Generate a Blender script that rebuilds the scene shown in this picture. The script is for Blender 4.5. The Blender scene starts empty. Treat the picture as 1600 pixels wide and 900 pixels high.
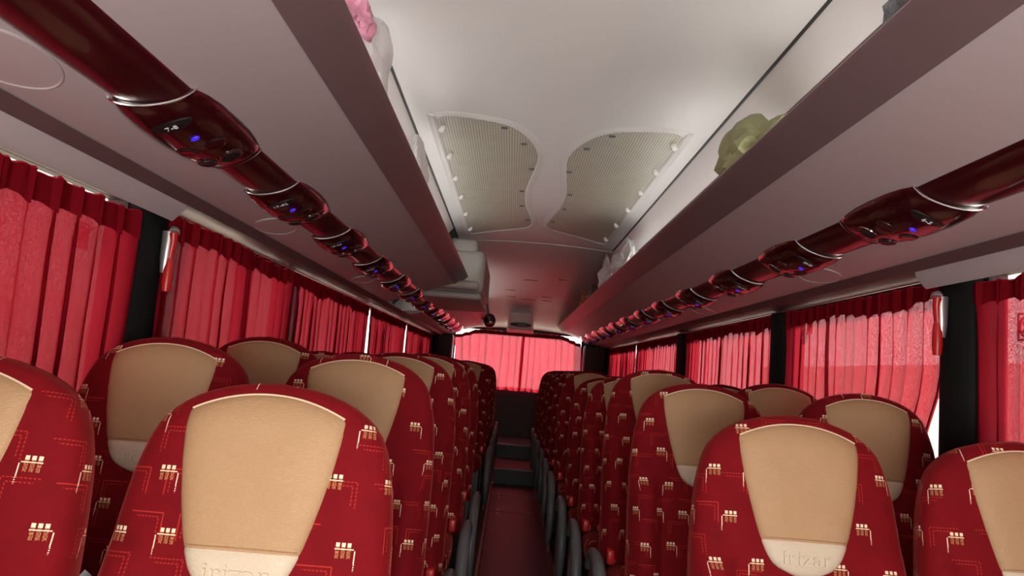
import bpy, bmesh, math, random
from mathutils import Vector, Matrix, noise

R = math.radians
sc = bpy.context.scene
col = sc.collection
random.seed(7)

# ------------------------------------------------------------------ camera
CAM = Vector((-0.13, 0.0, 1.30))
F_PX, PITCH, YAW, ROLL = 1155.0, R(6.315), R(0.359), R(4.6)
cam_d = bpy.data.cameras.new('camera')
cam_d.sensor_width = 36.0
cam_d.lens = F_PX / 1600.0 * 36.0
cam_d.clip_start = 0.02
cam = bpy.data.objects.new('camera', cam_d)
col.objects.link(cam)
rot = Matrix.Rotation(YAW, 3, 'Z') @ Matrix.Rotation(PITCH, 3, 'X')
right = rot @ Vector((math.cos(ROLL), 0, math.sin(ROLL)))
up = rot @ Vector((-math.sin(ROLL), 0, math.cos(ROLL)))
fwd = rot @ Vector((0, 1, 0))
m3 = Matrix((right, up, -fwd)).transposed()
cam.matrix_world = Matrix.Translation(CAM) @ m3.to_4x4()
sc.camera = cam

# ------------------------------------------------------------------ world, sun, added front fill lamp, exposure
SKY = 5.0
w = bpy.data.worlds.new('daylight_sky')
sc.world = w
w.use_nodes = True
w.node_tree.nodes['Background'].inputs[0].default_value = (1.0, 0.97, 0.95, 1)
w.node_tree.nodes['Background'].inputs[1].default_value = SKY

sun_d = bpy.data.lights.new('sun', 'SUN')
sun_d.energy = 20.0
sun_d.angle = R(2.0)
sun_d.color = (1.0, 0.93, 0.82)
sun = bpy.data.objects.new('sun', sun_d)
col.objects.link(sun)
sun.rotation_euler = Vector((0.50, 0.70, 0.45)).to_track_quat('Z', 'Y').to_euler()

fill_d = bpy.data.lights.new('front_fill_lamp', 'AREA')  # added lamp just inside the front bulkhead, stands in for cab daylight
fill_d.shape = 'RECTANGLE'
fill_d.size, fill_d.size_y = 0.96, 0.56
fill_d.energy = 45.0
fill_d.color = (1.0, 0.95, 0.88)
ws = bpy.data.objects.new('front_fill_lamp', fill_d)
col.objects.link(ws)
ws.location = (0, -0.49, 1.10)
ws.rotation_euler = (R(90), 0, 0)

vs = sc.view_settings
vs.view_transform = 'Standard'
vs.look = 'None'
vs.gamma = 1.0
vs.use_curve_mapping = False
vs.exposure = 0.0
sc.cycles.max_bounces = 8
sc.cycles.diffuse_bounces = 5
sc.cycles.transparent_max_bounces = 12
sc.cycles.sample_clamp_indirect = 6.0

# ------------------------------------------------------------------ node helpers
def srgb(r, g, b):
    def c(x):
        x /= 255.0
        return x / 12.92 if x <= 0.04045 else ((x + 0.055) / 1.055) ** 2.4
    return (c(r), c(g), c(b), 1.0)

class N:
    """tiny expression builder for node trees"""
    def __init__(s, nt): s.nt = nt
    def node(s, t, **k):
        n = s.nt.nodes.new(t)
        for a, v in k.items(): setattr(n, a, v)
        return n
    def put(s, sock, v):
        if hasattr(v, 'is_linked') or hasattr(v, 'links'): s.nt.links.new(v, sock)
        else: sock.default_value = v
    def m(s, op, a, b=0.0, c=0.0):
        n = s.node('ShaderNodeMath', operation=op)
        s.put(n.inputs[0], a); s.put(n.inputs[1], b); s.put(n.inputs[2], c)
        return n.outputs[0]
    def lt(s, a, b): return s.m('LESS_THAN', a, b)
    def gt(s, a, b): return s.m('GREATER_THAN', a, b)
    def mul(s, *a):
        r = a[0]
        for x in a[1:]: r = s.m('MULTIPLY', r, x)
        return r
    def add(s, *a):
        r = a[0]
        for x in a[1:]: r = s.m('ADD', r, x)
        return r
    def inr(s, x, lo, hi): return s.mul(s.gt(x, lo), s.lt(x, hi))
    def near(s, x, c, h): return s.lt(s.m('ABSOLUTE', s.m('SUBTRACT', x, c)), h)
    def mix(s, f, a, b):
        n = s.node('ShaderNodeMix', data_type='RGBA')
        s.put(n.inputs['Factor'], f)
        s.put(n.inputs[6], a); s.put(n.inputs[7], b)
        return n.outputs[2]
    def noise(s, vec, scale, detail=2.0, rough=0.5):
        n = s.node('ShaderNodeTexNoise')
        if vec is not None: s.nt.links.new(vec, n.inputs['Vector'])
        n.inputs['Scale'].default_value = scale
        n.inputs['Detail'].default_value = detail
        n.inputs['Roughness'].default_value = rough
        return n.outputs[0]
    def comb(s, x, y, z=0.0):
        n = s.node('ShaderNodeCombineXYZ')
        s.put(n.inputs[0], x); s.put(n.inputs[1], y); s.put(n.inputs[2], z)
        return n.outputs[0]
    def bump(s, h, strength, dist=0.01):
        n = s.node('ShaderNodeBump')
        n.inputs['Strength'].default_value = strength
        n.inputs['Distance'].default_value = dist
        s.nt.links.new(h, n.inputs['Height'])
        return n.outputs[0]

def base(name):
    mt = bpy.data.materials.new(name)
    mt.use_nodes = True
    nt = mt.node_tree
    return mt, N(nt), nt.nodes['Principled BSDF'], nt.nodes['Material Output']

def plain(name, c, rough=0.5, metal=0.0, var=0.06, vscale=6.0, bump=0.0, bscale=300.0, coat=0.0, spec=0.5):
    mt, n, b, o = base(name)
    tc = n.node('ShaderNodeTexCoord').outputs['Object']
    f = n.noise(tc, vscale, 3.0)
    dark = tuple(x * (1 - var * 2) for x in c[:3]) + (1,)
    lite = tuple(min(1, x * (1 + var * 2)) for x in c[:3]) + (1,)
    n.put(b.inputs['Base Color'], n.mix(f, dark, lite))
    b.inputs['Roughness'].default_value = rough
    b.inputs['Metallic'].default_value = metal
    b.inputs['Specular IOR Level'].default_value = spec
    b.inputs['Coat Weight'].default_value = coat
    if bump:
        n.put(b.inputs['Normal'], n.bump(n.noise(tc, bscale, 2.0), bump, 0.002))
    return mt

def emit(name, c, st):
    mt, n, b, o = base(name)
    b.inputs['Base Color'].default_value = c
    b.inputs['Emission Color'].default_value = c
    b.inputs['Emission Strength'].default_value = st
    return mt

def fabric_mat():
    mt, n, b, o = base('red_moquette')
    tcn = n.node('ShaderNodeTexCoord'); tc = tcn.outputs['Object']
    sp = n.node('ShaderNodeSeparateXYZ'); n.nt.links.new(tcn.outputs['UV'], sp.inputs[0])
    x, z, y = sp.outputs
    rnd = n.node('ShaderNodeObjectInfo').outputs['Random']
    u = n.add(x, n.mul(rnd, 3.7))
    v = n.add(z, n.mul(rnd, 1.9))
    def cells(cu, cv, seed):
        vr = n.m('DIVIDE', v, cv)
        row = n.m('FLOOR', vr)
        uu = n.add(n.m('DIVIDE', u, cu), n.mul(row, 0.43))
        cx = n.m('FLOOR', uu)
        wn = n.node('ShaderNodeTexWhiteNoise', noise_dimensions='3D')
        n.nt.links.new(n.comb(cx, row, seed), wn.inputs['Vector'])
        sc3 = n.node('ShaderNodeSeparateColor'); n.nt.links.new(wn.outputs['Color'], sc3.inputs[0])
        r1, r2, r3 = sc3.outputs
        flip = n.m('SUBTRACT', n.mul(n.gt(r1, 0.5), 2.0), 1.0)
        a = n.mul(n.add(n.m('FRACT', uu), -0.5), cu)
        bb = n.mul(n.add(n.m('FRACT', vr), -0.5), cv)
        a = n.mul(n.add(a, n.mul(n.add(r2, -0.5), cu * 0.30)), flip)
        bb = n.add(bb, n.mul(n.add(r3, -0.5), cv * 0.18))
        return a, bb, r1, r2, r3
    # cream motif: three little squares, an arm and a drooping dotted tail
    a, bb, r1, r2, r3 = cells(0.094, 0.094, 3.0)
    a = n.mul(a, 1.32); bb = n.mul(bb, 1.32)
    colm = n.m('FRACT', n.m('DIVIDE', n.add(a, 0.018), 0.012))
    incol = n.mul(n.inr(colm, 0.17, 0.83), n.inr(a, -0.018, 0.018))
    sq = n.mul(incol, n.near(bb, 0.021, 0.0042))
    hl = n.mul(n.near(bb, 0.0125, 0.0011), n.inr(a, -0.022, 0.018))
    vl = n.mul(n.near(a, -0.0245, 0.0012), n.inr(bb, -0.016, 0.010))
    dots = n.mul(n.near(a, -0.0252, 0.0013), n.inr(bb, -0.030, -0.016), n.gt(n.m('FRACT', n.m('DIVIDE', bb, 0.0042)), 0.5))
    cream = n.m('MINIMUM', n.add(sq, hl, vl, dots), 1.0)
    streak = n.mul(incol, n.inr(bb, -0.006, 0.016), n.gt(n.noise(n.comb(n.mul(a, 900.0), n.mul(bb, 260.0)), 1.0, 1.0), 0.5))
    # fine brighter red tracery
    a2, b2, q1, q2, q3 = cells(0.083, 0.066, 9.0)
    dash = n.gt(n.m('FRACT', n.m('DIVIDE', n.add(a2, b2), 0.0062)), 0.42)
    lh = n.mul(n.near(b2, 0.015, 0.0010), n.inr(a2, -0.026, 0.030))
    lv = n.mul(n.near(a2, -0.026, 0.0010), n.inr(b2, -0.026, 0.015))
    lh2 = n.mul(n.near(b2, 0.0085, 0.0010), n.inr(a2, -0.019, 0.020), dash)
    lv2 = n.mul(n.near(a2, -0.019, 0.0010), n.inr(b2, -0.022, 0.0085), dash)
    tr = n.mul(n.m('MINIMUM', n.add(n.mul(n.add(lh, lv), n.m('MAXIMUM', dash, n.gt(q2, 0.6))), lh2, lv2), 1.0), n.gt(q3, 0.35))
    pile = n.noise(tc, 14.0, 4.0, 0.6)
    red = n.mix(pile, (0.105, 0.0014, 0.0045, 1), (0.21, 0.0036, 0.008, 1))
    c = n.mix(n.mul(tr, 0.5), red, (0.62, 0.045, 0.025, 1))
    c = n.mix(n.mul(streak, 0.75), c, (0.50, 0.26, 0.10, 1))
    c = n.mix(n.mul(cream, 0.88), c, (0.92, 0.74, 0.52, 1))
    n.put(b.inputs['Base Color'], c)
    b.inputs['Roughness'].default_value = 0.85
    b.inputs['Specular IOR Level'].default_value = 0.15
    b.inputs['Sheen Weight'].default_value = 0.25
    b.inputs['Sheen Roughness'].default_value = 0.35
    b.inputs['Sheen Tint'].default_value = (1.0, 0.16, 0.13, 1)
    n.put(b.inputs['Normal'], n.bump(n.noise(tc, 900.0, 2.0), 0.25, 0.001))
    return mt

def leather_mat(name, c1, c2):
    mt, n, b, o = base(name)
    tc = n.node('ShaderNodeTexCoord').outputs['Object']
    mp = n.node('ShaderNodeMapping'); n.nt.links.new(tc, mp.inputs[0]); mp.inputs['Scale'].default_value = (1, 1, 2.6)
    f = n.noise(tc, 9.0, 3.0)
    n.put(b.inputs['Base Color'], n.mix(f, c1, c2))
    b.inputs['Roughness'].default_value = 0.48
    b.inputs['Specular IOR Level'].default_value = 0.35
    wr = n.noise(mp.outputs[0], 85.0, 4.0, 0.65)
    rd = n.m('ABSOLUTE', n.add(wr, -0.5))
    n.put(b.inputs['Normal'], n.bump(n.m('POWER', rd, 0.6), 0.45, 0.004))
    return mt

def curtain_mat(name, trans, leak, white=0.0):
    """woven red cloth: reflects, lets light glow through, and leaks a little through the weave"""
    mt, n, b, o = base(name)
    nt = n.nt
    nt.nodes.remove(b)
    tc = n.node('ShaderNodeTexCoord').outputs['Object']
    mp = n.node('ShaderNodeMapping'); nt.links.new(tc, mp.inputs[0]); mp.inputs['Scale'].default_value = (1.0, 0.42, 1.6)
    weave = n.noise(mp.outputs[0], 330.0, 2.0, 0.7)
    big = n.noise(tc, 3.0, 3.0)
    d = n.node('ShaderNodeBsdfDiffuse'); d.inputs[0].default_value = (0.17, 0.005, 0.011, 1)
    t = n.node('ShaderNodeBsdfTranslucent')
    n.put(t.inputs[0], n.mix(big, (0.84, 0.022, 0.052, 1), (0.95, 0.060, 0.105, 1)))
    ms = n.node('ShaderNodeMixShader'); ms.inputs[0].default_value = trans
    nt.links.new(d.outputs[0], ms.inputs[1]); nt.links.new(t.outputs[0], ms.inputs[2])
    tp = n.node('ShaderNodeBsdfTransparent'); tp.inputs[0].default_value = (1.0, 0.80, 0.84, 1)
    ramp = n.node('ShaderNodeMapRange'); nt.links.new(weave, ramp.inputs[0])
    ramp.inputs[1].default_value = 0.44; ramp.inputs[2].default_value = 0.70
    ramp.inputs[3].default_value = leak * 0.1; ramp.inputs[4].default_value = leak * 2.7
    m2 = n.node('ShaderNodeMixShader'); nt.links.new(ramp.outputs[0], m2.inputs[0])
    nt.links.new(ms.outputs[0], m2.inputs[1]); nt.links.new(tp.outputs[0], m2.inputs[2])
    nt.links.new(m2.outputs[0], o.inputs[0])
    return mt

def glass_mat():
    mt, n, b, o = base('tinted_pane')
    nt = n.nt; nt.nodes.remove(b)
    tp = n.node('ShaderNodeBsdfTransparent'); tp.inputs[0].default_value = (0.90, 0.92, 0.91, 1)
    g = n.node('ShaderNodeBsdfGlossy'); g.inputs['Roughness'].default_value = 0.02
    lw = n.node('ShaderNodeLayerWeight'); lw.inputs[0].default_value = 0.5
    fr = n.add(n.mul(n.m('POWER', lw.outputs['Facing'], 5.0), 0.5), 0.03)
    ms = n.node('ShaderNodeMixShader'); nt.links.new(fr, ms.inputs[0])
    nt.links.new(tp.outputs[0], ms.inputs[1]); nt.links.new(g.outputs[0], ms.inputs[2])
    nt.links.new(ms.outputs[0], o.inputs[0])
    return mt

def grille_mat():
    mt, n, b, o = base('perforated_cream_sheet')
    tc = n.node('ShaderNodeTexCoord').outputs['Object']
    sp = n.node('ShaderNodeSeparateXYZ'); n.nt.links.new(tc, sp.inputs[0])
    s = 0.0125
    def fr(v): return n.add(n.m('FRACT', n.m('DIVIDE', v, s)), -0.5)
    fx = fr(sp.outputs[0]); fy = fr(n.m('MULTIPLY', sp.outputs[1], 0.62))
    d2 = n.add(n.mul(fx, fx), n.mul(fy, fy))
    hole = n.lt(d2, 0.075)
    dirt = n.noise(tc, 7.0, 4.0, 0.6)
    sheet = n.mix(dirt, (0.50, 0.48, 0.38, 1), (0.66, 0.64, 0.54, 1))
    n.put(b.inputs['Base Color'], n.mix(hole, sheet, (0.13, 0.12, 0.085, 1)))
    b.inputs['Roughness'].default_value = 0.45
    return mt

def wood_mat():
    mt, n, b, o = base('brown_side_laminate')
    tc = n.node('ShaderNodeTexCoord').outputs['Object']
    mp = n.node('ShaderNodeMapping'); n.nt.links.new(tc, mp.inputs[0]); mp.inputs['Scale'].default_value = (3, 2, 14)
    f = n.noise(mp.outputs[0], 5.0, 4.0, 0.6)
    n.put(b.inputs['Base Color'], n.mix(f, (0.13, 0.055, 0.032, 1), (0.32, 0.16, 0.09, 1)))
    b.inputs['Roughness'].default_value = 0.3
    return mt

M = dict(
    fabric=fabric_mat(),
    tan=leather_mat('tan_leather', (0.385, 0.228, 0.115, 1), (0.45, 0.28, 0.152, 1)),
    cream=leather_mat('cream_leather', (0.54, 0.44, 0.32, 1), (0.62, 0.53, 0.40, 1)),
    stitch=plain('brown_thread', (0.30, 0.16, 0.07, 1), 0.8),
    piping=plain('beige_piping', (0.72, 0.55, 0.38, 1), 0.6),
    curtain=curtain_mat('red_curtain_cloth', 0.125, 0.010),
    curtain_r=curtain_mat('sunlit_red_curtain_cloth', 0.105, 0.060),  # same cloth, weave leak raised so it carries the sunny side's brightness
    curtain_b=curtain_mat('brightened_rear_curtain_cloth', 0.20, 0.045),  # same cloth, translucency raised to put the bright rear glow into it
    heading=curtain_mat('doubled_curtain_heading', 0.010, 0.0),
    pane=glass_mat(),
    grille=grille_mat(),
    wood=wood_mat(),
    ceil=plain('white_ceiling_panel', (0.74, 0.73, 0.71, 1), 0.42, var=0.015, vscale=2.0),
    rack=plain('grey_white_rack_panel', (0.50, 0.455, 0.475, 1), 0.45, var=0.02, vscale=2.0),
    fascia=plain('mauve_grey_fascia', (0.17, 0.115, 0.122, 1), 0.38, var=0.03, vscale=3.0),
    strip=plain('dark_mauve_strip', (0.13, 0.075, 0.08, 1), 0.5),
    seam=plain('black_rubber_seam', (0.02, 0.018, 0.02, 1), 0.6),
    duct=plain('dark_red_gloss_plastic', (0.040, 0.0025, 0.005, 1), 0.28, var=0.1, coat=0.6),
    console=plain('smoked_red_gloss_plastic', (0.035, 0.0025, 0.0045, 1), 0.24, var=0.15, coat=0.8),
    chrome=plain('chrome_trim', (0.75, 0.75, 0.76, 1), 0.16, 1.0, var=0.01),
    black=plain('black_plastic', (0.012, 0.011, 0.013, 1), 0.4),
    charcoal=plain('charcoal_pillar_cover', (0.007, 0.007, 0.008, 1), 0.75, spec=0.2),
    grey=plain('grey_plastic', (0.115, 0.115, 0.125, 1), 0.42, bump=0.1),
    lgrey=plain('light_grey_plastic', (0.42, 0.42, 0.40, 1), 0.5),
    boxgrey=plain('warm_grey_housing', (0.46, 0.45, 0.42, 1), 0.5, var=0.03),
    floor=plain('maroon_aisle_lino', (0.068, 0.014, 0.020, 1), 0.42, var=0.15, vscale=4.0, bump=0.1, bscale=120),
    floordark=plain('dark_floor', (0.03, 0.012, 0.015, 1), 0.6),
    riser=plain('grey_green_riser', (0.045, 0.05, 0.05, 1), 0.6),
    nosing=plain('grey_step_nosing', (0.22, 0.22, 0.23, 1), 0.5),
    wall=plain('dark_wall_trim', (0.05, 0.022, 0.026, 1), 0.6),
    gasket=plain('window_gasket', (0.02, 0.02, 0.02, 1), 0.7),
    dirt=plain('dusty_ground', (0.42, 0.36, 0.30, 1), 0.9, var=0.15, vscale=0.5),
    outwall=plain('rendered_yard_wall', (0.68, 0.60, 0.54, 1), 0.9, var=0.1, vscale=0.7),
    red=plain('bright_red_plastic', (0.50, 0.015, 0.015, 1), 0.35),
    silver=plain('silver_bracket', (0.62, 0.62, 0.64, 1), 0.3, 0.8),
    white=plain('white_print', (0.85, 0.85, 0.85, 1), 0.6),
    blue=emit('blue_night_light', (0.05, 0.02, 0.8, 1), 0.55),
    led=emit('rack_light_strip', (1.0, 0.985, 0.93, 1), 15.5),
    fill_rear=emit('added_rear_fill_strip', (1.0, 0.95, 0.90, 1), 11.0),  # strip added to whiten the left side of the rear ceiling
    bag_white=plain('white_plastic_film', (0.82, 0.83, 0.84, 1), 0.3, var=0.05),
    bag_clear=plain('clear_grey_plastic_film', (0.42, 0.42, 0.46, 1), 0.25, var=0.1),
    bag_pink=plain('pink_plastic_film', (0.80, 0.28, 0.40, 1), 0.4, var=0.3, vscale=14),
    bag_green=plain('olive_cloth', (0.36, 0.37, 0.19, 1), 0.8, var=0.1),
    knit=plain('grey_knit', (0.20, 0.22, 0.25, 1), 0.9, var=0.4, vscale=90),
    orange=plain('orange_brown_cloth', (0.42, 0.12, 0.03, 1), 0.7, var=0.2),
    mirror=plain('mirror_glass', (0.55, 0.45, 0.45, 1), 0.05, 1.0),
)

# ------------------------------------------------------------------ mesh helpers
def mk(name, verts, faces, mat, parent=None, smooth=True, fix=True):
    me = bpy.data.meshes.new(name)
    me.from_pydata([tuple(v) for v in verts], [], faces)
    if fix:
        bm = bmesh.new(); bm.from_mesh(me)
        bmesh.ops.recalc_face_normals(bm, faces=bm.faces)
        bm.to_mesh(me); bm.free()
    me.materials.append(mat)
    if smooth:
        me.polygons.foreach_set('use_smooth', [True] * len(me.polygons))
        if hasattr(me, 'set_sharp_from_angle'): me.set_sharp_from_angle(angle=R(40))
    me.update()
    return link(name, me, parent)

def link(name, me, parent=None):
    o = bpy.data.objects.new(name, me)
    col.objects.link(o)
    if parent is not None: o.parent = parent
    return o

def empty(name, loc=(0, 0, 0), rz=0.0):
    o = bpy.data.objects.new(name, None)
    o.empty_display_size = 0.1
    col.objects.link(o)
    o.location = loc
    o.rotation_euler = (0, 0, rz)
    return o

def tag(o, label, cat, group=None, kind=None):
    o['label'] = label
    o['category'] = cat
    if group: o['group'] = group
    if kind: o['kind'] = kind
    return o

def boxes(bl):
    V, Fc = [], []
    for (x0, x1, y0, y1, z0, z1) in bl:
        b = len(V)
        V += [(x0, y0, z0), (x1, y0, z0), (x1, y1, z0), (x0, y1, z0), (x0, y0, z1), (x1, y0, z1), (x1, y1, z1), (x0, y1, z1)]
        Fc += [tuple(b + i for i in f) for f in ((0, 3, 2, 1), (4, 5, 6, 7), (0, 1, 5, 4), (1, 2, 6, 5), (2, 3, 7, 6), (3, 0, 4, 7))]
    return V, Fc

def bevel_box(name, dims, r, mat, parent=None, seg=3):
    x0, x1, y0, y1, z0, z1 = dims
    V, Fc = boxes([dims])
    bm = bmesh.new()
    vs_ = [bm.verts.new(v) for v in V]
    for f in Fc: bm.faces.new([vs_[i] for i in f])
    bmesh.ops.bevel(bm, geom=list(bm.edges), offset=r, segments=seg, profile=0.5, affect='EDGES')
    bmesh.ops.recalc_face_normals(bm, faces=bm.faces)
    me = bpy.data.meshes.new(name); bm.to_mesh(me); bm.free()
    me.materials.append(mat)
    me.polygons.foreach_set('use_smooth', [True] * len(me.polygons))
    me.set_sharp_from_angle(angle=R(50))
    return link(name, me, parent)

def extrude_y(prof, y0, y1, steps=1):
    """closed (x, z) profile pulled along Y"""
    n = len(prof); V, Fc = [], []
    for k in range(steps + 1):
        y = y0 + (y1 - y0) * k / steps
        V += [(p[0], y, p[1]) for p in prof]
    for k in range(steps):
        for i in range(n):
            a, b = k * n + i, k * n + (i + 1) % n
            Fc.append((a, b, b + n, a + n))
    Fc.append(tuple(range(n))); Fc.append(tuple(range(steps * n, steps * n + n))[::-1])
    return V, Fc

def tube(path, rad, seg=8, closed=False, squash=1.0, cap=True):
    """tube along 3-D points; rad may be a list"""
    P = [Vector(p) for p in path]; n = len(P); V, Fc = [], []
    ref = None
    for i, p in enumerate(P):
        if closed: t = P[(i + 1) % n] - P[i - 1]
        else: t = P[min(i + 1, n - 1)] - P[max(i - 1, 0)]
        t.normalize()
        if ref is None:
            ref = Vector((0, 0, 1)) if abs(t.z) < 0.9 else Vector((1, 0, 0))
        s = t.cross(ref).normalized(); u = s.cross(t).normalized(); ref = u
        r = rad[i] if isinstance(rad, (list, tuple)) else rad
        for k in range(seg):
            a = 2 * math.pi * k / seg
            V.append(p + s * (r * math.cos(a)) + u * (r * squash * math.sin(a)))
    for i in range(n if closed else n - 1):
        for k in range(seg):
            a, b = i * seg + k, i * seg + (k + 1) % seg
            c, d = ((i + 1) % n) * seg + k, ((i + 1) % n) * seg + (k + 1) % seg
            Fc.append((a, b, d, c))
    if cap and not closed:
        Fc.append(tuple(range(seg))[::-1]); Fc.append(tuple(range((n - 1) * seg, n * seg)))
    return V, Fc

def catmull(P, per=6, closed=False):
    P = [Vector(p) for p in P]; n = len(P); out = []
    for i in range(n if closed else n - 1):
        g = (lambda k: P[k % n]) if closed else (lambda k: P[max(0, min(n - 1, k))])
        p0, p1, p2, p3 = g(i - 1), g(i), g(i + 1), g(i + 2)
        for k in range(per):
            t = k / per
            out.append(0.5 * ((2 * p1) + (p2 - p0) * t + (2 * p0 - 5 * p1 + 4 * p2 - p3) * t * t + (3 * p1 - p0 - 3 * p2 + p3) * t ** 3))
    if not closed: out.append(P[-1])
    return out

def table(pts, x):
    for (a, fa), (b, fb) in zip(pts, pts[1:]):
        if x <= b:
            t = max(0.0, (x - a) / (b - a)); return fa + (fb - fa) * t
    return pts[-1][1]

def smooth01(x): x = max(0.0, min(1.0, x)); return x * x * (3 - 2 * x)

def text_mesh(name, s, size, mat, parent, depth=0.0):
    cu = bpy.data.curves.new(name, 'FONT')
    cu.body = s; cu.size = size; cu.extrude = depth
    cu.align_x = 'CENTER'; cu.align_y = 'CENTER'
    cu.resolution_u = 3
    t = bpy.data.objects.new(name, cu); col.objects.link(t)
    dg = bpy.context.evaluated_depsgraph_get()
    me = bpy.data.meshes.new_from_object(t.evaluated_get(dg))
    bpy.data.objects.remove(t)
    bpy.data.curves.remove(cu)
    me.name = name
    me.materials.clear(); me.materials.append(mat)
    return link(name, me, parent)

ORD = ['first', 'second', 'third', 'fourth', 'fifth', 'sixth', 'seventh', 'eighth', 'ninth', 'tenth', 'eleventh', 'twelfth', 'thirteenth', 'fourteenth', 'fifteenth']
SIDE = {-1: 'left', 1: 'right'}
YF, YB = -0.50, 10.95        # front and back of the saloon

# ================================================================== STRUCTURE
# ---- floor, sunken aisle and its steps
fl = mk('floor', *boxes([(-0.24, 0.24, YF, 6.98, -0.06, 0.0), (-0.24, 0.24, 7.0, 7.86, -0.06, 0.0), (-0.24, 0.24, 7.88, 8.66, -0.06, 0.0)]), M['floor'], smooth=False)
tag(fl, 'maroon lino floor of the narrow centre aisle', 'floor', kind='structure')
for s in (-1, 1):
    x0, x1 = sorted((s * 0.24, s * 1.30))
    p = mk('floor_' + SIDE[s], *boxes([(x0, x1, YF, YB, -0.06, 0.09)]), M['floordark'], smooth=False)
    tag(p, 'dark raised floor under the %s hand seats' % SIDE[s], 'floor', kind='structure')
    x0, x1 = sorted((s * 0.226, s * 0.242))
    e = mk('trim_%d' % (1 if s < 0 else 2), *boxes([(x0, x1, YF, YB, 0.0, 0.105)]), M['wood'], smooth=False)
    tag(e, 'brown edge trim along the %s side of the aisle' % SIDE[s], 'trim', kind='structure')
for k, (y0, y1, z0, z1) in enumerate(((8.66, 9.76, 0.0, 0.165), (9.76, 10.93, 0.165, 0.335))):
    st = mk('floor_step', *boxes([(-0.225, 0.225, y0, YB - 0.02, z0 - 0.0, z1)]), M['riser'], smooth=False)
    tag(st, ('grey green step across the aisle, the lower of two' if k == 0 else 'grey green step across the aisle, the upper of two'), 'step', kind='structure')
    mk('tread', *boxes([(-0.224, 0.224, y0 + 0.05, y1, z1, z1 + 0.004)]), M['floor'], st, smooth=False)
    mk('nosing', *boxes([(-0.224, 0.224, y0 - 0.006, y0 + 0.05, z1 - 0.004, z1 + 0.007)]), M['nosing'], st, smooth=False)
# screw heads of the floor hatches
scr = tube([(0, 0, 0), (0, 0, 0.003)], 0.011, 10)
first = None
for (x, y) in ((-0.14, 6.9), (-0.14, 7.09), (0.15, 7.0), (-0.14, 7.75), (-0.14, 7.95), (0.15, 7.8), (0.1, 8.3), (0.05, 4.75)):
    if first is None:
        first = mk('floor_screw', *scr, M['silver'], fl); so = first
    else:
        so = first.copy(); col.objects.link(so); so.parent = fl
    so.location = (x, y, 0.0)

# ---- side walls with window openings, panes and gaskets
XW = 1.30
WIN = {-1: [(-0.40, 2.12), (2.33, 3.64), (3.74, 5.60), (5.70, 7.60), (7.70, 9.95)],
       1: [(-0.40, 2.20), (2.37, 3.73), (3.90, 5.84), (6.14, 8.10), (8.20, 10.3)]}
ZS, ZH = 1.08, 1.70
wn = 0
for s in (-1, 1):
    bl = []
    def sx(a, b): return tuple(sorted((s * a, s * b)))
    xa, xb = sx(XW - 0.03, XW + 0.04)
    bl.append((xa, xb, YF, YB, -0.06, ZS))
    bl.append((xa, xb, YF, YB, ZH, 2.42))
    ys = [YF] + [v for p in WIN[s] for v in p] + [YB]
    for i in range(0, len(ys), 2):
        bl.append((xa, xb, ys[i], ys[i + 1], ZS, ZH))
    wl = mk('wall_' + SIDE[s], *boxes(bl), M['wall'], smooth=False)
    tag(wl, 'dark %s side wall of the coach behind the curtains' % SIDE[s], 'wall', kind='structure')
    for i, (y0, y1) in enumerate(WIN[s]):
        wn += 1
        g = 0.025
        x0, x1 = sx(XW - 0.034, XW - 0.024)
        fr = mk('window_%d' % wn, *boxes([(x0, x1, y0 - g, y0 + g, ZS - g, ZH + g), (x0, x1, y1 - g, y1 + g, ZS - g, ZH + g),
                                           (x0, x1, y0 + g, y1 - g, ZS - g, ZS + g), (x0, x1, y0 + g, y1 - g, ZH - 0.005, ZH + g)]), M['gasket'], smooth=False)
        tag(fr, '%s window of the %s side behind red curtains' % (ORD[i], SIDE[s]), 'window', kind='structure')
        x0, x1 = sx(XW + 0.004, XW + 0.009)
        mk('pane', *boxes([(x0, x1, y0, y1, ZS, ZH)]), M['pane'], fr, smooth=False)

# ---- front bulkhead with an added opening for the fill lamp (behind the camera) and rear wall
wf = mk('wall_front', *boxes([(-1.34, 1.34, YF - 0.04, YF, -0.06, 0.80), (-1.34, 1.34, YF - 0.04, YF, 1.40, 2.45),
                               (-1.34, -0.50, YF - 0.04, YF, 0.80, 1.40), (0.50, 1.34, YF - 0.04, YF, 0.80, 1.40)]), M['wall'], smooth=False)
tag(wf, 'front bulkhead around the added lamp opening', 'wall', kind='structure')
wn += 1
lamp_frame = mk('window_%d' % wn, *boxes([(-0.52, 0.52, YF - 0.01, YF + 0.01, 0.78, 0.82), (-0.52, 0.52, YF - 0.01, YF + 0.01, 1.38, 1.42),
                                    (-0.52, -0.48, YF - 0.01, YF + 0.01, 0.82, 1.38), (0.48, 0.52, YF - 0.01, YF + 0.01, 0.82, 1.38)]), M['gasket'], smooth=False)
tag(lamp_frame, 'added opening framing the front fill lamp', 'window', kind='structure')  # made-up opening, cut only to frame the fill lamp

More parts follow.
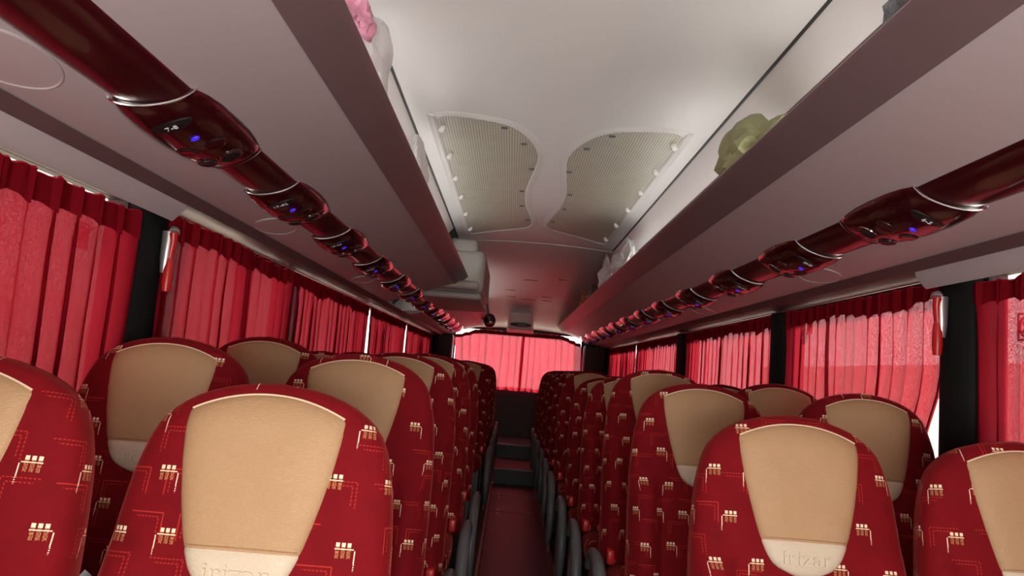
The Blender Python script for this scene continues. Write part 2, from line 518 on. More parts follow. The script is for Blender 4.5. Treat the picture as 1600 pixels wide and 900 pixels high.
RZ0, RZ1, RX0, RX1 = 1.03, 1.866, -0.98, 0.90
wr = mk('wall_rear', *boxes([(-1.34, 1.34, YB, YB + 0.05, -0.06, RZ0), (-1.34, 1.34, YB, YB + 0.05, RZ1, 2.42),
                              (-1.34, RX0, YB, YB + 0.05, RZ0, RZ1), (RX1, 1.34, YB, YB + 0.05, RZ0, RZ1)]), M['wall'], smooth=False)
tag(wr, 'dark rear bulkhead below and beside the back window', 'wall', kind='structure')
wn += 1
rf = mk('window_%d' % wn, *boxes([(RX0, RX1, YB - 0.004, YB + 0.006, RZ0 - 0.02, RZ0 + 0.015), (RX0, RX1, YB - 0.004, YB + 0.006, RZ1 - 0.006, RZ1 + 0.02),
                                  (RX0 - 0.02, RX0 + 0.01, YB - 0.004, YB + 0.006, RZ0, RZ1), (RX1 - 0.01, RX1 + 0.02, YB - 0.004, YB + 0.006, RZ0, RZ1)]), M['gasket'], smooth=False)
tag(rf, 'back window behind the drawn pink red curtains', 'window', kind='structure')
mk('pane', *boxes([(RX0, RX1, YB + 0.02, YB + 0.025, RZ0, RZ1)]), M['pane'], rf, smooth=False)
# rear corner posts
for s in (-1, 1):
    xs = sorted((s * (0.99 if s < 0 else 0.92), s * 1.22))
    cp = bevel_box('trim_%d' % (3 if s < 0 else 4), (xs[0], xs[1], 10.62, 10.94, 0.09, 1.74), 0.03, M['wall'])
    tag(cp, 'dark maroon corner post beside the back window on the %s' % SIDE[s], 'post', kind='structure')
# panel seam of the rear bulkhead
mk('panel', *boxes([(-0.24, 0.24, YB - 0.012, YB - 0.001, 0.36, 0.93)]), M['wall'], wr, smooth=False)
for x in (-0.13, 0.15):
    mk('lamp_lens', *boxes([(x - 0.05, x + 0.05, YB - 0.02, YB - 0.002, 1.035, 1.052)]), M['white'], wr, smooth=False)

# ---- ceiling: front panel, drooping joint, rear panel, tail slope
def zc(x): return 2.35 + 0.03 * (1 - (x / 0.648) ** 2)
def ceil_mesh(name, rows, hw, mat, thick=0.02, nx=16, arch=True):
    V, Fc = [], []
    for top in (0, 1):
        for (y, dz) in rows:
            for i in range(nx + 1):
                x = -hw + 2 * hw * i / nx
                V.append((x, y, (zc(x) if arch else 2.35) + dz + thick * top))
    ny = len(rows); W = nx + 1; off = ny * W
    for j in range(ny - 1):
        for i in range(nx):
            a = j * W + i
            Fc.append((a, a + 1, a + W + 1, a + W)); Fc.append((off + a, off + a + W, off + a + W + 1, off + a + 1))
    for j in range(ny - 1):
        for i in (0, nx):
            a = j * W + i; Fc.append((a, a + W, off + a + W, off + a))
    for i in range(nx):
        for j in (0, ny - 1):
            a = j * W + i; Fc.append((a, a + 1, off + a + 1, off + a))
    return mk(name, V, Fc, mat)
c1 = ceil_mesh('ceiling', [(YF, 0), (2, 0), (2.6, 0), (6.0, 0), (6.12, -0.004)], 0.640, M['ceil'])
tag(c1, 'smooth white ceiling panel above the front of the aisle', 'ceiling', kind='structure')
c2 = ceil_mesh('ceiling_joint', [(6.125, -0.008), (6.3, -0.022), (6.6, -0.045), (6.95, -0.066), (7.25, -0.078)], 0.70, M['ceil'])
tag(c2, 'shaded curved ceiling panel just behind the two air grilles', 'ceiling', kind='structure')
c3 = ceil_mesh('ceiling_rear', [(7.262, -0.074), (8.5, -0.105), (10.0, -0.15), (10.25, -0.165), (10.45, -0.21), (10.94, -0.46)], 0.76, M['ceil'])
tag(c3, 'white rear ceiling panel sloping down to the back window', 'ceiling', kind='structure')
for (x, y, l) in ((0.02, 8.0, 0.16), (0.37, 7.75, 0.13), (0.05, 9.7, 0.18), (0.28, 9.3, 0.16), (-0.22, 8.9, 0.15), (0.30, 9.65, 0.16), (-0.2, 9.5, 0.13)):
    dz = table([(7.262, -0.074), (8.5, -0.105), (10.0, -0.15)], y)
    mk('slot', *boxes([(x - l / 2, x + l / 2, y - 0.018, y + 0.018, zc(x) + dz - 0.002, zc(x) + dz + 0.004)]), M['seam'], c3, smooth=False)
# roof skin above everything keeps the sky out
rs = mk('ceiling_roof', *boxes([(-1.34, 1.34, YF - 0.04, YB + 0.05, 2.46, 2.50)]), M['wall'], smooth=False)
tag(rs, 'roof skin above the ceiling panels', 'roof', kind='structure')

# ---- dark joint lines, dark strips and near valances
for s in (-1, 1):
    xs = sorted((s * 0.640, s * 0.650))
    t = mk('trim_%d' % (5 if s < 0 else 6), *boxes([(xs[0], xs[1], YF, 6.1, 2.346, 2.362)]), M['seam'], smooth=False)
    tag(t, 'thin black joint line between ceiling and %s luggage rack' % SIDE[s], 'trim', kind='structure')
    V, Fc = extrude_y([(s * 1.115, 1.742), (s * 1.142, 1.716), (s * 1.27, 1.716), (s * 1.27, 1.742)], YF, 10.9)
    t = mk('trim_%d' % (7 if s < 0 else 8), V, Fc, M['strip'], smooth=False)
    tag(t, 'dark mauve strip running above the %s windows' % SIDE[s], 'trim', kind='structure')
    ye = 2.20 if s < 0 else 2.36
    pr = [(1.146, 1.716), (1.150, 1.700), (1.178, 1.668), (1.184, 1.664), (1.192, 1.668), (1.192, 1.700), (1.185, 1.716)]
    V, Fc = extrude_y([(s * a, b) for a, b in pr], YF, ye)
    t = mk('trim_%d' % (9 if s < 0 else 10), V, Fc, M['rack'])
    tag(t, 'pale valance panel over the nearest %s window' % SIDE[s], 'valance', kind='structure')

# ---- the place outside: bare ground and long walls beyond the windows
gd = mk('ground', *boxes([(-40, 40, -40, 60, -1.75, -1.70)]), M['dirt'], smooth=False)
tag(gd, 'bare ground outside under the coach', 'ground', kind='structure')
for s in (-1, 1):
    xs = sorted((s * 8.0, s * 8.3))
    ow = mk('wall_outside_' + SIDE[s], *boxes([(xs[0], xs[1], -12, 24, -1.70, 2.05)]), M['outwall'], smooth=False)
    tag(ow, 'long wall outside dimly seen through the %s curtains' % SIDE[s], 'wall', kind='structure')

# ---- black pillar covers with emergency hammers
def pillar(s, y0, y1, num, lab):
    pr = []
    n = 10
    for i in range(n + 1):
        a = math.pi * i / n
        pr.append((s * (1.262 - 0.052 * math.sin(a) ** 0.7), (y0 + y1) / 2 - (y1 - y0) / 2 * math.cos(a)))
    V, Fc = [], []
    zs = [0.5, 0.9, 1.3, 1.62, 1.70]
    for z in zs: V += [(x, y, z) for x, y in pr]
    W = len(pr)
    for k in range(len(zs) - 1):
        for i in range(W):
            Fc.append((k * W + i, k * W + (i + 1) % W, (k + 1) * W + (i + 1) % W, (k + 1) * W + i))
    Fc.append(tuple(range(W))); Fc.append(tuple(range((len(zs) - 1) * W, len(zs) * W)))
    o = mk('trim_%d' % num, V, Fc, M['charcoal'])
    tag(o, lab, 'pillar', kind='structure')
pillar(-1, 2.10, 2.34, 11, 'black pillar cover after the nearest left window')
pillar(1, 2.19, 2.37, 12, 'black pillar cover after the nearest right window')
pillar(1, 3.72, 3.92, 14, 'black pillar cover after the second right window')
pillar(1, 5.83, 6.15, 15, 'wide dark pillar cover after the third right window')

def hammer(s, y, lab):
    t = empty('emergency_hammer', (s * 1.176, y, 1.45))
    tag(t, lab, 'hammer')
    def tb(name, path, r, m, sq=1.0):
        mk(name, *tube(path, r, 10, squash=sq), m, t)
    tb('handle', [(0, 0, 0.0), (0, 0, 0.03), (0, 0, 0.075), (0, 0, 0.10)], [0.012, 0.0155, 0.0145, 0.011], M['red'])
    tb('bracket', [(s * 0.012, 0, 0.055), (s * 0.012, 0, 0.10), (s * 0.012, 0.004, 0.15), (s * 0.012, 0.006, 0.18)], [0.012, 0.017, 0.020, 0.022], M['silver'])
    tb('shaft', [(0, 0, 0.10), (-s * 0.004, 0, 0.15), (-s * 0.004, -0.004, 0.178)], [0.010, 0.012, 0.013], M['red'])
    tb('head', [(-s * 0.004, -0.026, 0.182), (-s * 0.004, -0.012, 0.186), (-s * 0.004, 0.012, 0.186), (-s * 0.004, 0.026, 0.180)], [0.004, 0.012, 0.012, 0.006], M['silver'])
hammer(-1, 2.20, 'red emergency hammer in silver bracket on the left black pillar')
hammer(1, 2.28, 'red emergency hammer in silver bracket on the right black pillar')

# ================================================================== LUGGAGE RACKS
def rack(s, y0, y1, lab, ly0, ly1, led, end_cap=False):
    t = empty('luggage_rack', (s * 0.9, y0, 1.75))
    tag(t, lab, 'luggage rack')
    off = Vector((s * 0.9, y0, 1.75))
    def part(name, prof, m, a=y0, b=y1, steps=1):
        V, Fc = extrude_y([(s * p[0] - off.x, p[1] - off.z) for p in prof], a - off.y, b - off.y, steps)
        return mk(name, V, Fc, m, t)
    part('fascia', [(0.598, 1.908), (0.590, 1.914), (0.556, 1.942), (0.524, 1.966), (0.511, 1.976), (0.506, 1.983), (0.509, 1.990), (0.518, 1.993), (0.530, 1.988), (0.575, 1.955), (0.612, 1.930)], M['fascia'])
    part('underside', [(0.598, 1.914), (0.72, 1.876), (0.86, 1.830), (0.96, 1.787), (1.04, 1.762), (1.125, 1.742), (1.27, 1.742), (1.27, 1.765), (1.05, 1.785), (0.96, 1.812), (0.86, 1.855), (0.72, 1.900), (0.612, 1.932)], M['rack'])
    part('back_panel', [(0.652, 2.350), (0.690, 2.305), (0.735, 2.245), (0.84, 2.14), (1.0, 2.0), (1.2, 1.86), (1.27, 1.80), (1.27, 1.83), (1.2, 1.90), (1.0, 2.05), (0.86, 2.17), (0.75, 2.27), (0.70, 2.33), (0.665, 2.372)], M['ceil'])
    part('panel_joint', [(0.7365, 2.2405), (0.7385, 2.2375), (0.742, 2.241), (0.740, 2.244)], M['strip'])
    part('light_strip', [(0.655, 1.926), (0.675, 1.920), (0.677, 1.932), (0.657, 1.938)], led, ly0, ly1)
    return t
rack(-1, YF, 5.62, 'long grey overhead luggage rack on the left in front of the grey housing', YF + 0.2, 5.3, M['led'])
rack(-1, 6.95, 10.9, 'overhead luggage rack on the left behind the grey housing', 7.2, 9.6, M['fill_rear'])
rack(1, YF, 10.9, 'long overhead luggage rack running the whole right side', YF + 0.2, 5.4, M['led'])

# speaker covers set into the rack undersides
def under_z(x): return table([(0.598, 1.914), (0.72, 1.876), (0.86, 1.830), (0.96, 1.787), (1.04, 1.762), (1.125, 1.742)], x)
for s, y, i in [(-1, 1.22, 0), (-1, 2.72, 1), (-1, 4.35, 2), (1, 2.86, 0), (1, 4.6, 1)]:
    ax, ay, xc = 0.068, 0.135, 1.042
    V, Fc = [], []
    n = 40
    def zz(x): return under_z(x)
    rings = [(1.0, 0.001), (1.0, -0.0035), (0.975, -0.0045), (0.955, -0.002), (0.5, -0.002)]
    for (k, dz) in rings:
        for j in range(n):
            a = 2 * math.pi * j / n
            x = xc + ax * k * math.cos(a)
            V.append((s * (x - xc), ay * k * math.sin(a), zz(x) - 1.762 + dz))
    for r_ in range(len(rings) - 1):
        for j in range(n):
            Fc.append((r_ * n + j, r_ * n + (j + 1) % n, (r_ + 1) * n + (j + 1) % n, (r_ + 1) * n + j))
    V.append((0, 0, zz(xc) - 1.762 - 0.002))
    b = (len(rings) - 1) * n
    for j in range(n): Fc.append((b + j, b + (j + 1) % n, len(V) - 1))
    o = mk('speaker_cover', V, Fc, M['rack'])
    o.location = (s * xc, y, 1.762)
    tag(o, '%s oval speaker cover under the %s luggage rack' % (ORD[i], SIDE[s]), 'speaker cover', 'oval speaker covers')

# ---- grey overhead housing (left, mid coach)
hb = empty('overhead_housing', (-0.64, 5.64, 1.76))
tag(hb, 'bulky grey overhead housing hanging at the end of the front left rack', 'housing')
bevel_box('body', (-0.30, 0.255, 0.0, 1.28, 0.105, 0.44), 0.055, M['boxgrey'], hb, 5)
bevel_box('shoulder', (-0.02, 0.19, 0.02, 0.44, 0.38, 0.53), 0.05, M['boxgrey'], hb, 4)
bevel_box('lower_tray', (-0.28, 0.245, -0.02, 1.26, 0.05, 0.102), 0.024, M['lgrey'], hb, 4)
bevel_box('ledge', (-0.29, 0.225, -0.09, 0.05, 0.12, 0.185), 0.03, M['boxgrey'], hb, 4)

# ================================================================== AIR GRILLES
gp = [(.545, 3.14), (.535, 3.085), (.48, 3.055), (.35, 3.09), (.21, 3.17), (.115, 3.36), (.068, 3.62), (.085, 3.95), (.112, 4.3), (.108, 4.7), (.072, 5.05), (.048, 5.3), (.085, 5.47), (.2, 5.59), (.35, 5.69), (.48, 5.79), (.535, 5.80), (.545, 5.74), (.545, 4.9), (.545, 4.0)]
for s in (-1, 1):
    t = empty('air_grille', (s * 0.3, 4.4, 2.35))
    tag(t, 'wavy edged perforated air grille on the ceiling, %s of the pair' % SIDE[s], 'grille', 'ceiling air grilles')
    ol = catmull([(x, y, 0) for x, y in gp], 5, True)
    n = len(ol)
    V = []
    for k, dz in ((0, 0.001), (1, -0.006)):
        V += [(s * p.x - s * 0.3, p.y - 4.4, zc(p.x) - 2.35 + dz) for p in ol]
    Fc = [(i, (i + 1) % n, n + (i + 1) % n, n + i) for i in range(n)]
    # inner fan of rings following the arch
    b0 = n
    for k in (0.66, 0.33):
        bb = len(V)
        for p in ol:
            x = 0.33 + (p.x - 0.33) * k; y = 4.4 + (p.y - 4.4) * (0.2 + 0.8 * k)
            V.append((s * (x - 0.3), y - 4.4, zc(x) - 2.35 - 0.006))
        Fc += [(b0 + i, b0 + (i + 1) % n, bb + (i + 1) % n, bb + i) for i in range(n)]
        b0 = bb
    V.append((s * 0.03, 0, zc(0.33) - 2.356)); Fc += [(b0 + i, b0 + (i + 1) % n, len(V) - 1) for i in range(n)]
    mk('perforated_sheet', V, Fc, M['grille'], t)
    V, Fc = tube([(s * (p.x - 0.3), p.y - 4.4, zc(p.x) - 2.352) for p in ol], 0.0105, 8, True, 0.9)
    mk('rim', V, Fc, M['ceil'], t)
    # moulded flare around the rim
    V, Fc = [], []
    rr = []
    for i in range(n):
        d = (ol[(i + 1) % n] - ol[i - 1]); nn = Vector((d.y, -d.x, 0)).normalized()
        rr.append(nn)
    area = sum(ol[i].x * ol[(i + 1) % n].y - ol[(i + 1) % n].x * ol[i].y for i in range(n))
    sg = 1 if area > 0 else -1
    for (o_, dz) in ((0.004, -0.009), (0.018, -0.008), (0.030, -0.001), (0.030, 0.004)):
        for p, nn in zip(ol, rr):
            q = p + nn * (sg * o_)
            V.append((s * (q.x - 0.3), q.y - 4.4, zc(q.x) - 2.35 + dz))
    for k in range(3):
        Fc += [(k * n + i, k * n + (i + 1) % n, (k + 1) * n + (i + 1) % n, (k + 1) * n + i) for i in range(n)]
    mk('moulded_surround', V, Fc, M['ceil'], t)
    for y in (3.2, 3.62, 4.05, 4.5, 5.0, 5.55):
        V, Fc = tube([(s * 0.222, y - 4.4, -0.004), (s * 0.214, y - 4.4, -0.011), (s * 0.206, y - 4.4, -0.015)], [0.015, 0.014, 0.008], 10, squash=1.4)
        mk('clip', V, Fc, M['white'], t)
    for (x, y) in ((0.15, 3.42), (0.10, 3.85), (0.145, 4.35), (0.14, 4.75), (0.09, 5.2), (0.24, 3.2)):
        mk('latch', *boxes([(s * (x - 0.3) - 0.014, s * (x - 0.3) + 0.014, y - 4.4 - 0.008, y - 4.4 + 0.008, zc(x) - 2.362, zc(x) - 2.355)]), M['grey'], t, smooth=False)

# ================================================================== SERVICE DUCTS AND PASSENGER CONSOLES
DX, DZ = 0.910, 1.822
def duct_prof(s, w_, d_, n=14):
    out = []
    for i in range(n + 1):
        a = math.pi * i / n
        x = -w_ * math.cos(a); z = -d_ * math.sin(a) ** 0.85
        tilt = -0.40 * x
        out.append((s * x, z + tilt))
    return out
for s in (-1, 1):
    pr = duct_prof(s, 0.066, 0.036) + [(s * 0.066, 0.012 - 0.026), (-s * 0.066, 0.012 + 0.026)]
    V, Fc = extrude_y(pr, YF, 10.85, 24)
    o = mk('service_duct', V, Fc, M['duct'])
    o.location = (s * DX, 0, DZ)
    tag(o, 'glossy dark red duct linking the %s overhead consoles' % SIDE[s], 'duct')

CL = 0.47
def console_master(s):
    t = empty('passenger_console')
    prof = [(0.0, .069, .038), (0.03, .074, .043), (0.10, .081, .050), (0.25, .087, .057), (0.45, .089, .060), (0.65, .087, .058), (0.80, .081, .052), (0.92, .073, .043), (0.98, .068, .036), (1.0, .062, .028)]
    V, Fc = [], []
    nn = 18
    for (tt, w_, d_) in prof:
        # lens ends are swept: inner side starts later than the outer side
        for (x, z) in duct_prof(s, w_, d_, nn - 1):
            sw = 0.045 * (-(s * x) / 0.09) * (1 - tt) ** 2
            V.append((x, tt * CL + sw, z))
    for k in range(len(prof) - 1):
        for i in range(nn - 1):
            Fc.append((k * nn + i, k * nn + i + 1, (k + 1) * nn + i + 1, (k + 1) * nn + i))
        Fc.append((k * nn + nn - 1, k * nn, (k + 1) * nn, (k + 1) * nn + nn - 1))
    Fc.append(tuple(range(nn))); Fc.append(tuple(range((len(prof) - 1) * nn, len(prof) * nn)))
    mk('body', V, Fc, M['console'], t)
    def surf(x, tt):      # lower surface height
        w_ = table([(p[0], p[1]) for p in prof], tt); d_ = table([(p[0], p[2]) for p in prof], tt)
        q = max(0.0, 1 - (x / w_) ** 2) ** 0.5
        return -d_ * q ** 0.85 - 0.40 * (s * x)
    # chrome crescent at the near end, thin one at the far end
    path, rad = [], []
    for i in range(17):
        a = math.pi * (0.02 + 0.96 * i / 16)
        x = -0.0745 * math.cos(a) * s
        path.append((x, -0.002 + 0.045 * (-(s * x) / 0.09), -0.041 * math.sin(a) ** 0.85 - 0.40 * (s * x))); rad.append(0.0012 + 0.0022 * math.sin(math.pi * i / 16) ** 0.7)
    mk('chrome_crescent', *tube(path, rad, 6), M['chrome'], t)
    path = []
    for i in range(13):
        a = math.pi * (0.05 + 0.9 * i / 12); x = -0.069 * math.cos(a) * s
        path.append((x, CL * 0.985, -0.038 * math.sin(a) ** 0.85 - 0.40 * (s * x)))
    mk('end_trim', *tube(path, 0.0014, 6), M['duct'], t)
    def disc(name, x, tt, rx, ry, m, h=0.004, ring=None):
        V, Fc = [], []; n = 20
        for (k, dz) in ((1.0, 0.002), (1.0, -h * 0.7), (0.86, -h), (0.55, -h * 0.55)):
            for j in range(n):
                a = 2 * math.pi * j / n
                xx = x + rx * k * math.cos(a); ty = tt + ry * k * math.sin(a) / CL
                V.append((xx, ty * CL, surf(xx, ty) + dz))
        for r_ in range(3):
            for j in range(n): Fc.append((r_ * n + j, r_ * n + (j + 1) % n, (r_ + 1) * n + (j + 1) % n, (r_ + 1) * n + j))
        Fc.append(tuple(range(3 * n, 4 * n)))
        o = mk(name, V, Fc, m, t)
        if ring:
            P = []
            for j in range(24):
                a = 2 * math.pi * j / 24
                xx = x + rx * 1.04 * math.cos(a); ty = tt + ry * 1.04 * math.sin(a) / CL
                P.append((xx, ty * CL, surf(xx, ty) - 0.001))
            mk('ring', *tube(P, 0.0016, 5, True), ring, o)
        return o
    disc('number_plate', 0.0, 0.20, 0.042, 0.020, M['black'], 0.003)
    disc('night_light', s * -0.004 + 0.012, 0.38, 0.009, 0.007, M['blue'], 0.004)
    disc('reading_lamp', -0.030, 0.53, 0.021, 0.027, M['duct'], 0.005, M['black'])
    disc('reading_lamp', 0.034, 0.53, 0.021, 0.027, M['duct'], 0.005, M['black'])
    disc('air_nozzle', -0.027, 0.76, 0.022, 0.030, M['black'], 0.007, M['chrome'])
    disc('air_nozzle', 0.030, 0.76, 0.022, 0.030, M['black'], 0.007, M['chrome'])
    return t, surf
def copy_tree(o, parent=None):
    c = o.copy(); col.objects.link(c); c.parent = parent
    for ch in o.children: copy_tree(ch, c)
    return c
for s in (-1, 1):
    master, surf = console_master(s)
    k0 = 1.475 if s < 0 else 1.775
    for i in range(12):
        y = k0 + 0.768 * i
        if s < 0 and 5.3 < y < 5.9: pass
        if y + CL > 10.7: break
        t = master if i == 0 else copy_tree(master)
        t.location = (s * DX, y, DZ)
        num = ('%d-%d' % (7 + 4 * i, 8 + 4 * i)) if s < 0 else ('%d-%d' % (6 + 4 * i, 5 + 4 * i))
        if i < 3:
            lb = 'dark red overhead console marked %s on the %s side' % (num, SIDE[s])
        else:
            lb = '%s dark red overhead console from the front on the %s side' % (ORD[i], SIDE[s])
        tag(t, lb, 'console', '%s hand passenger consoles' % SIDE[s])
        if i < 6:
            tx = text_mesh('seat_number', num, 0.021, M['white'], t, 0.0006)
            gx = (surf(0.006, 0.2) - surf(-0.006, 0.2)) / 0.012
            gy = (surf(0.0, 0.22) - surf(0.0, 0.18)) / (0.04 * CL)
            ax = Vector((1, 0, gx)).normalized(); az = Vector((gx, gy, -1)).normalized(); ay = az.cross(ax)
            tx.rotation_euler = Matrix((ax, ay, az)).transposed().to_euler()
            tx.location = Vector((0.0, 0.20 * CL, surf(0.0, 0.20))) + az * 0.0045

# ================================================================== SEATS
H = 0.80
HW = [(0, 0.0), (0.006, 0.062), (0.018, 0.108), (0.035, 0.145), (0.055, 0.172), (0.08, 0.191), (0.11, 0.204), (0.16, 0.217), (0.22, 0.224), (0.30, 0.231), (0.40, 0.234), (0.80, 0.234)]
TH = [(0, 0.022), (0.01, 0.036), (0.03, 0.048), (0.08, 0.060), (0.2, 0.066), (0.8, 0.070)]
def bolster(x, d, hw):
    k = abs(x) / max(hw, 1e-4)
    b = smooth01((k - 0.50) / 0.28) * smooth01((d - 0.25 - 0.10 * (1 - k)) / 0.13)
    edge = 1 - smooth01((k - 0.86) / 0.14) * 0.6
    crease = math.exp(-((k - 0.60) / 0.045) ** 2) * smooth01((d - 0.28) / 0.1)
    return -0.042 * b * edge + 0.010 * crease
def yfront(x, d):
    hw, th = table(HW, d), table(TH, d)
    k = min(1.0, abs(x) / max(hw, 1e-4))
    return -th * max(0.0, 1 - k ** 4) ** 0.3 + bolster(x, d, hw)
def backrest_mesh():
    V, Fc, UV = [], [], []
    varc, prev = 0.0, None
    ds = [0.0012, 0.004, 0.008, 0.014, 0.022, 0.032, 0.045, 0.06, 0.08, 0.105, 0.135, 0.17, 0.205, 0.24, 0.265, 0.285, 0.305, 0.325, 0.345, 0.365, 0.39, 0.42, 0.47, 0.54, 0.62, 0.70, 0.78, 0.80]
    nf, nb = 34, 12
    for d in ds:
        hw, th = table(HW, d), table(TH, d)
        if d < 0.006: hw = 0.062 * (d / 0.006) ** 0.5
        ring = []
        for i in range(nf + 1):
            a = math.pi * i / nf
            c = math.cos(a); x = hw * math.copysign(abs(c) ** 0.55, c)
            ring.append((-x, yfront(-x, d), H - d))
        for i in range(1, nb):
            a = math.pi * i / nb
            c = math.cos(a); x = hw * math.copysign(abs(c) ** 0.5, c)
            ring.append((x, th * 0.85 * math.sin(a) ** 0.6, H - d))
        mid = nf // 2
        cp = Vector(ring[mid])
        if prev is not None: varc += (cp - prev).length
        prev = cp
        us = [0.0] * len(ring)
        for i in range(mid + 1, len(ring)): us[i] = us[i - 1] + (Vector(ring[i]) - Vector(ring[i - 1])).length
        for i in range(mid - 1, -1, -1): us[i] = us[i + 1] - (Vector(ring[i]) - Vector(ring[i + 1])).length
        UV += [(q, -varc) for q in us]
        V += ring
    W = nf + nb
    for k in range(len(ds) - 1):
        for i in range(W):
            Fc.append((k * W + i, k * W + (i + 1) % W, (k + 1) * W + (i + 1) % W, (k + 1) * W + i))
    Fc.append(tuple(range(W))); Fc.append(tuple(range((len(ds) - 1) * W, len(ds) * W)))
    return V, Fc, UV
PW = [(0, 0.133), (0.12, 0.132), (0.3, 0.125), (0.5, 0.1135), (0.65, 0.103), (0.78, 0.0925), (0.88, 0.081), (0.94, 0.070), (0.98, 0.056), (1.0, 0.040)]
VS = 0.775
def pillow_pt(u, v, lift=0.0):
    d = (0.024 + 0.034 * u * u) * (1 - v) + 0.350 * v - 0.012 * v * v * u * u
    x = u * table(PW, v)
    bulge = 0.019 * max(0.0, 1 - abs(u) ** 5) ** 0.5 * max(0.0, 1 - abs(2 * v - 1) ** 9) ** 0.5 - 0.003
    groove = 0.0035 * math.exp(-((v - VS) / 0.014) ** 2)
    return (x, yfront(x, d) - bulge + groove - lift, H - d)
def pillow_mesh(v0, v1, nv):
    us = [-1, -.985, -.95, -.88] + [-.8 + 1.6 * i / 16 for i in range(17)] + [.88, .95, .985, 1]
    V, Fc = [], []
    vv = [v0 + (v1 - v0) * i / nv for i in range(nv + 1)]
    if v0 == 0: vv = [0, .008, .025, .05] + vv[2:]
    if v1 == 1: vv = vv[:-1] + [.985, 1.0]
    for v in vv: V += [pillow_pt(u, v) for u in us]
    W = len(us)
    for k in range(len(vv) - 1):
        for i in range(W - 1):
            Fc.append((k * W + i, k * W + i + 1, (k + 1) * W + i + 1, (k + 1) * W + i))
    return V, Fc
def set_uv(me, uv):
    l = me.uv_layers.new(name='UVMap')
    for lp in me.loops: l.data[lp.index].uv = uv[lp.vertex_index]
def stitch_mesh():
    V, Fc = [], []
    for i in range(46):
        u0 = -0.95 + 1.9 * (i + 0.15) / 46; u1 = -0.95 + 1.9 * (i + 0.70) / 46
        a, b = pillow_pt(u0, VS - 0.016, 0.0006), pillow_pt(u1, VS - 0.016, 0.0006)
        v, f = boxes([(min(a[0], b[0]), max(a[0], b[0]), a[1] - 0.001, a[1] + 0.001, a[2] - 0.0009, a[2] + 0.0009)])
        o = len(V); V += v; Fc += [tuple(o + q for q in ff) for ff in f]
    return V, Fc
def rounded_slab(x0, x1, y0, y1, z0, z1, r, crown=0.0):
    bm = bmesh.new()
    V, Fc = boxes([(x0, x1, y0, y1, z0, z1)])
    vs_ = [bm.verts.new(v) for v in V]
    for f in Fc: bm.faces.new([vs_[i] for i in f])
    bmesh.ops.bevel(bm, geom=list(bm.edges), offset=r, segments=3, profile=0.5, affect='EDGES')
    bmesh.ops.recalc_face_normals(bm, faces=bm.faces)
    bm.verts.ensure_lookup_table()
    Vo = [tuple(v.co) for v in bm.verts]; Fo = [tuple(v.index for v in f.verts) for f in bm.faces]
    bm.free(); return Vo, Fo

TILT = R(11.0)
ZHINGE = 0.53
def seat_master(s_aisle):
    """s_aisle: +1 aisle is on +X of the seat, -1 on -X, 0 window seat"""
    t = empty('coach_seat')
    bV, bF, bUV = backrest_mesh()
    br = mk('backrest', bV, bF, M['fabric'], t)
    set_uv(br.data, bUV)
    br.rotation_euler = (-TILT, 0, 0); br.location = (0, 0, ZHINGE)
    hr = mk('headrest_pad', *pillow_mesh(0.0, VS, 16), M['tan'], t)
    hr.rotation_euler = br.rotation_euler; hr.location = br.location
    hr['label'] = 'tan leather headrest pad'
    lo = mk('logo_pad', *pillow_mesh(VS, 1.0, 8), M['cream'], hr)
    lo['label'] = 'cream leather lower band with embossed lettering'
    pth = [pillow_pt(u, 0.004, 0.001) for u in [-.97 + 1.94 * i / 24 for i in range(25)]]
    mk('piping', *tube(pth, 0.0018, 6), M['piping'], hr)
    mk('stitching', *stitch_mesh(), M['stitch'], hr, smooth=False)
    tx = text_mesh('embossed_lettering', 'irizar', 0.040, M['cream'], hr, 0.0013)
    p = pillow_pt(0.0, 0.885, 0.0008)
    tx.location = (p[0], p[1] - 0.0014, p[2] + 0.002); tx.rotation_euler = (R(90), 0, 0); tx.scale = (1.28, 1, 1)
    cu = mk('cushion', *rounded_slab(-0.212, 0.212, -0.50, -0.02, 0.42, 0.54, 0.045), M['fabric'], t)
    set_uv(cu.data, [(v.co.x, v.co.y - v.co.z) for v in cu.data.vertices])
    mk('base', *boxes([(-0.20, 0.20, -0.42, -0.06, 0.09, 0.43)]), M['black'], t, smooth=False)
    bx = s_aisle if s_aisle else 1
    mk('belt_buckle', *rounded_slab(bx * 0.20 - 0.016, bx * 0.20 + 0.016, -0.13, -0.06, 0.545, 0.60, 0.008), M['red'], t)
    if s_aisle:
        X = s_aisle * 0.268
        path = catmull([(X, 0.02, 0.50), (X, -0.06, 0.565), (X, -0.20, 0.585), (X, -0.33, 0.555), (X, -0.42, 0.47), (X, -0.455, 0.36), (X, -0.43, 0.25), (X, -0.36, 0.17)], 5)
        mk('armrest', *tube(path, [0.016 + 0.010 * math.sin(math.pi * i / (len(path) - 1)) for i in range(len(path))], 10, squash=1.15), M['grey'], t)
        prof = [(0.0, 0.10), (0.02, 0.47), (-0.07, 0.535), (-0.20, 0.555), (-0.32, 0.525), (-0.40, 0.45), (-0.43, 0.36), (-0.40, 0.25), (-0.34, 0.17), (-0.30, 0.10)]
        n = len(prof); xa, xb = X - s_aisle * 0.016, X - s_aisle * 0.002
        V = [(xa, a, b) for a, b in prof] + [(xb, a, b) for a, b in prof]
        Fc = [tuple(range(n)), tuple(range(n, 2 * n))] + [(i, (i + 1) % n, n + (i + 1) % n, n + i) for i in range(n)]
        mk('side_panel', V, Fc, M['wood'], t, smooth=False)
        V = [(xb, a * 0.55 - 0.10, 0.15 + (b - 0.10) * 0.70) for a, b in prof] + [(xb + s_aisle * 0.008, a * 0.5 - 0.11, 0.16 + (b - 0.10) * 0.64) for a, b in prof]
        mk('side_cover', V, Fc, M['lgrey'], t, smooth=False)
    return t

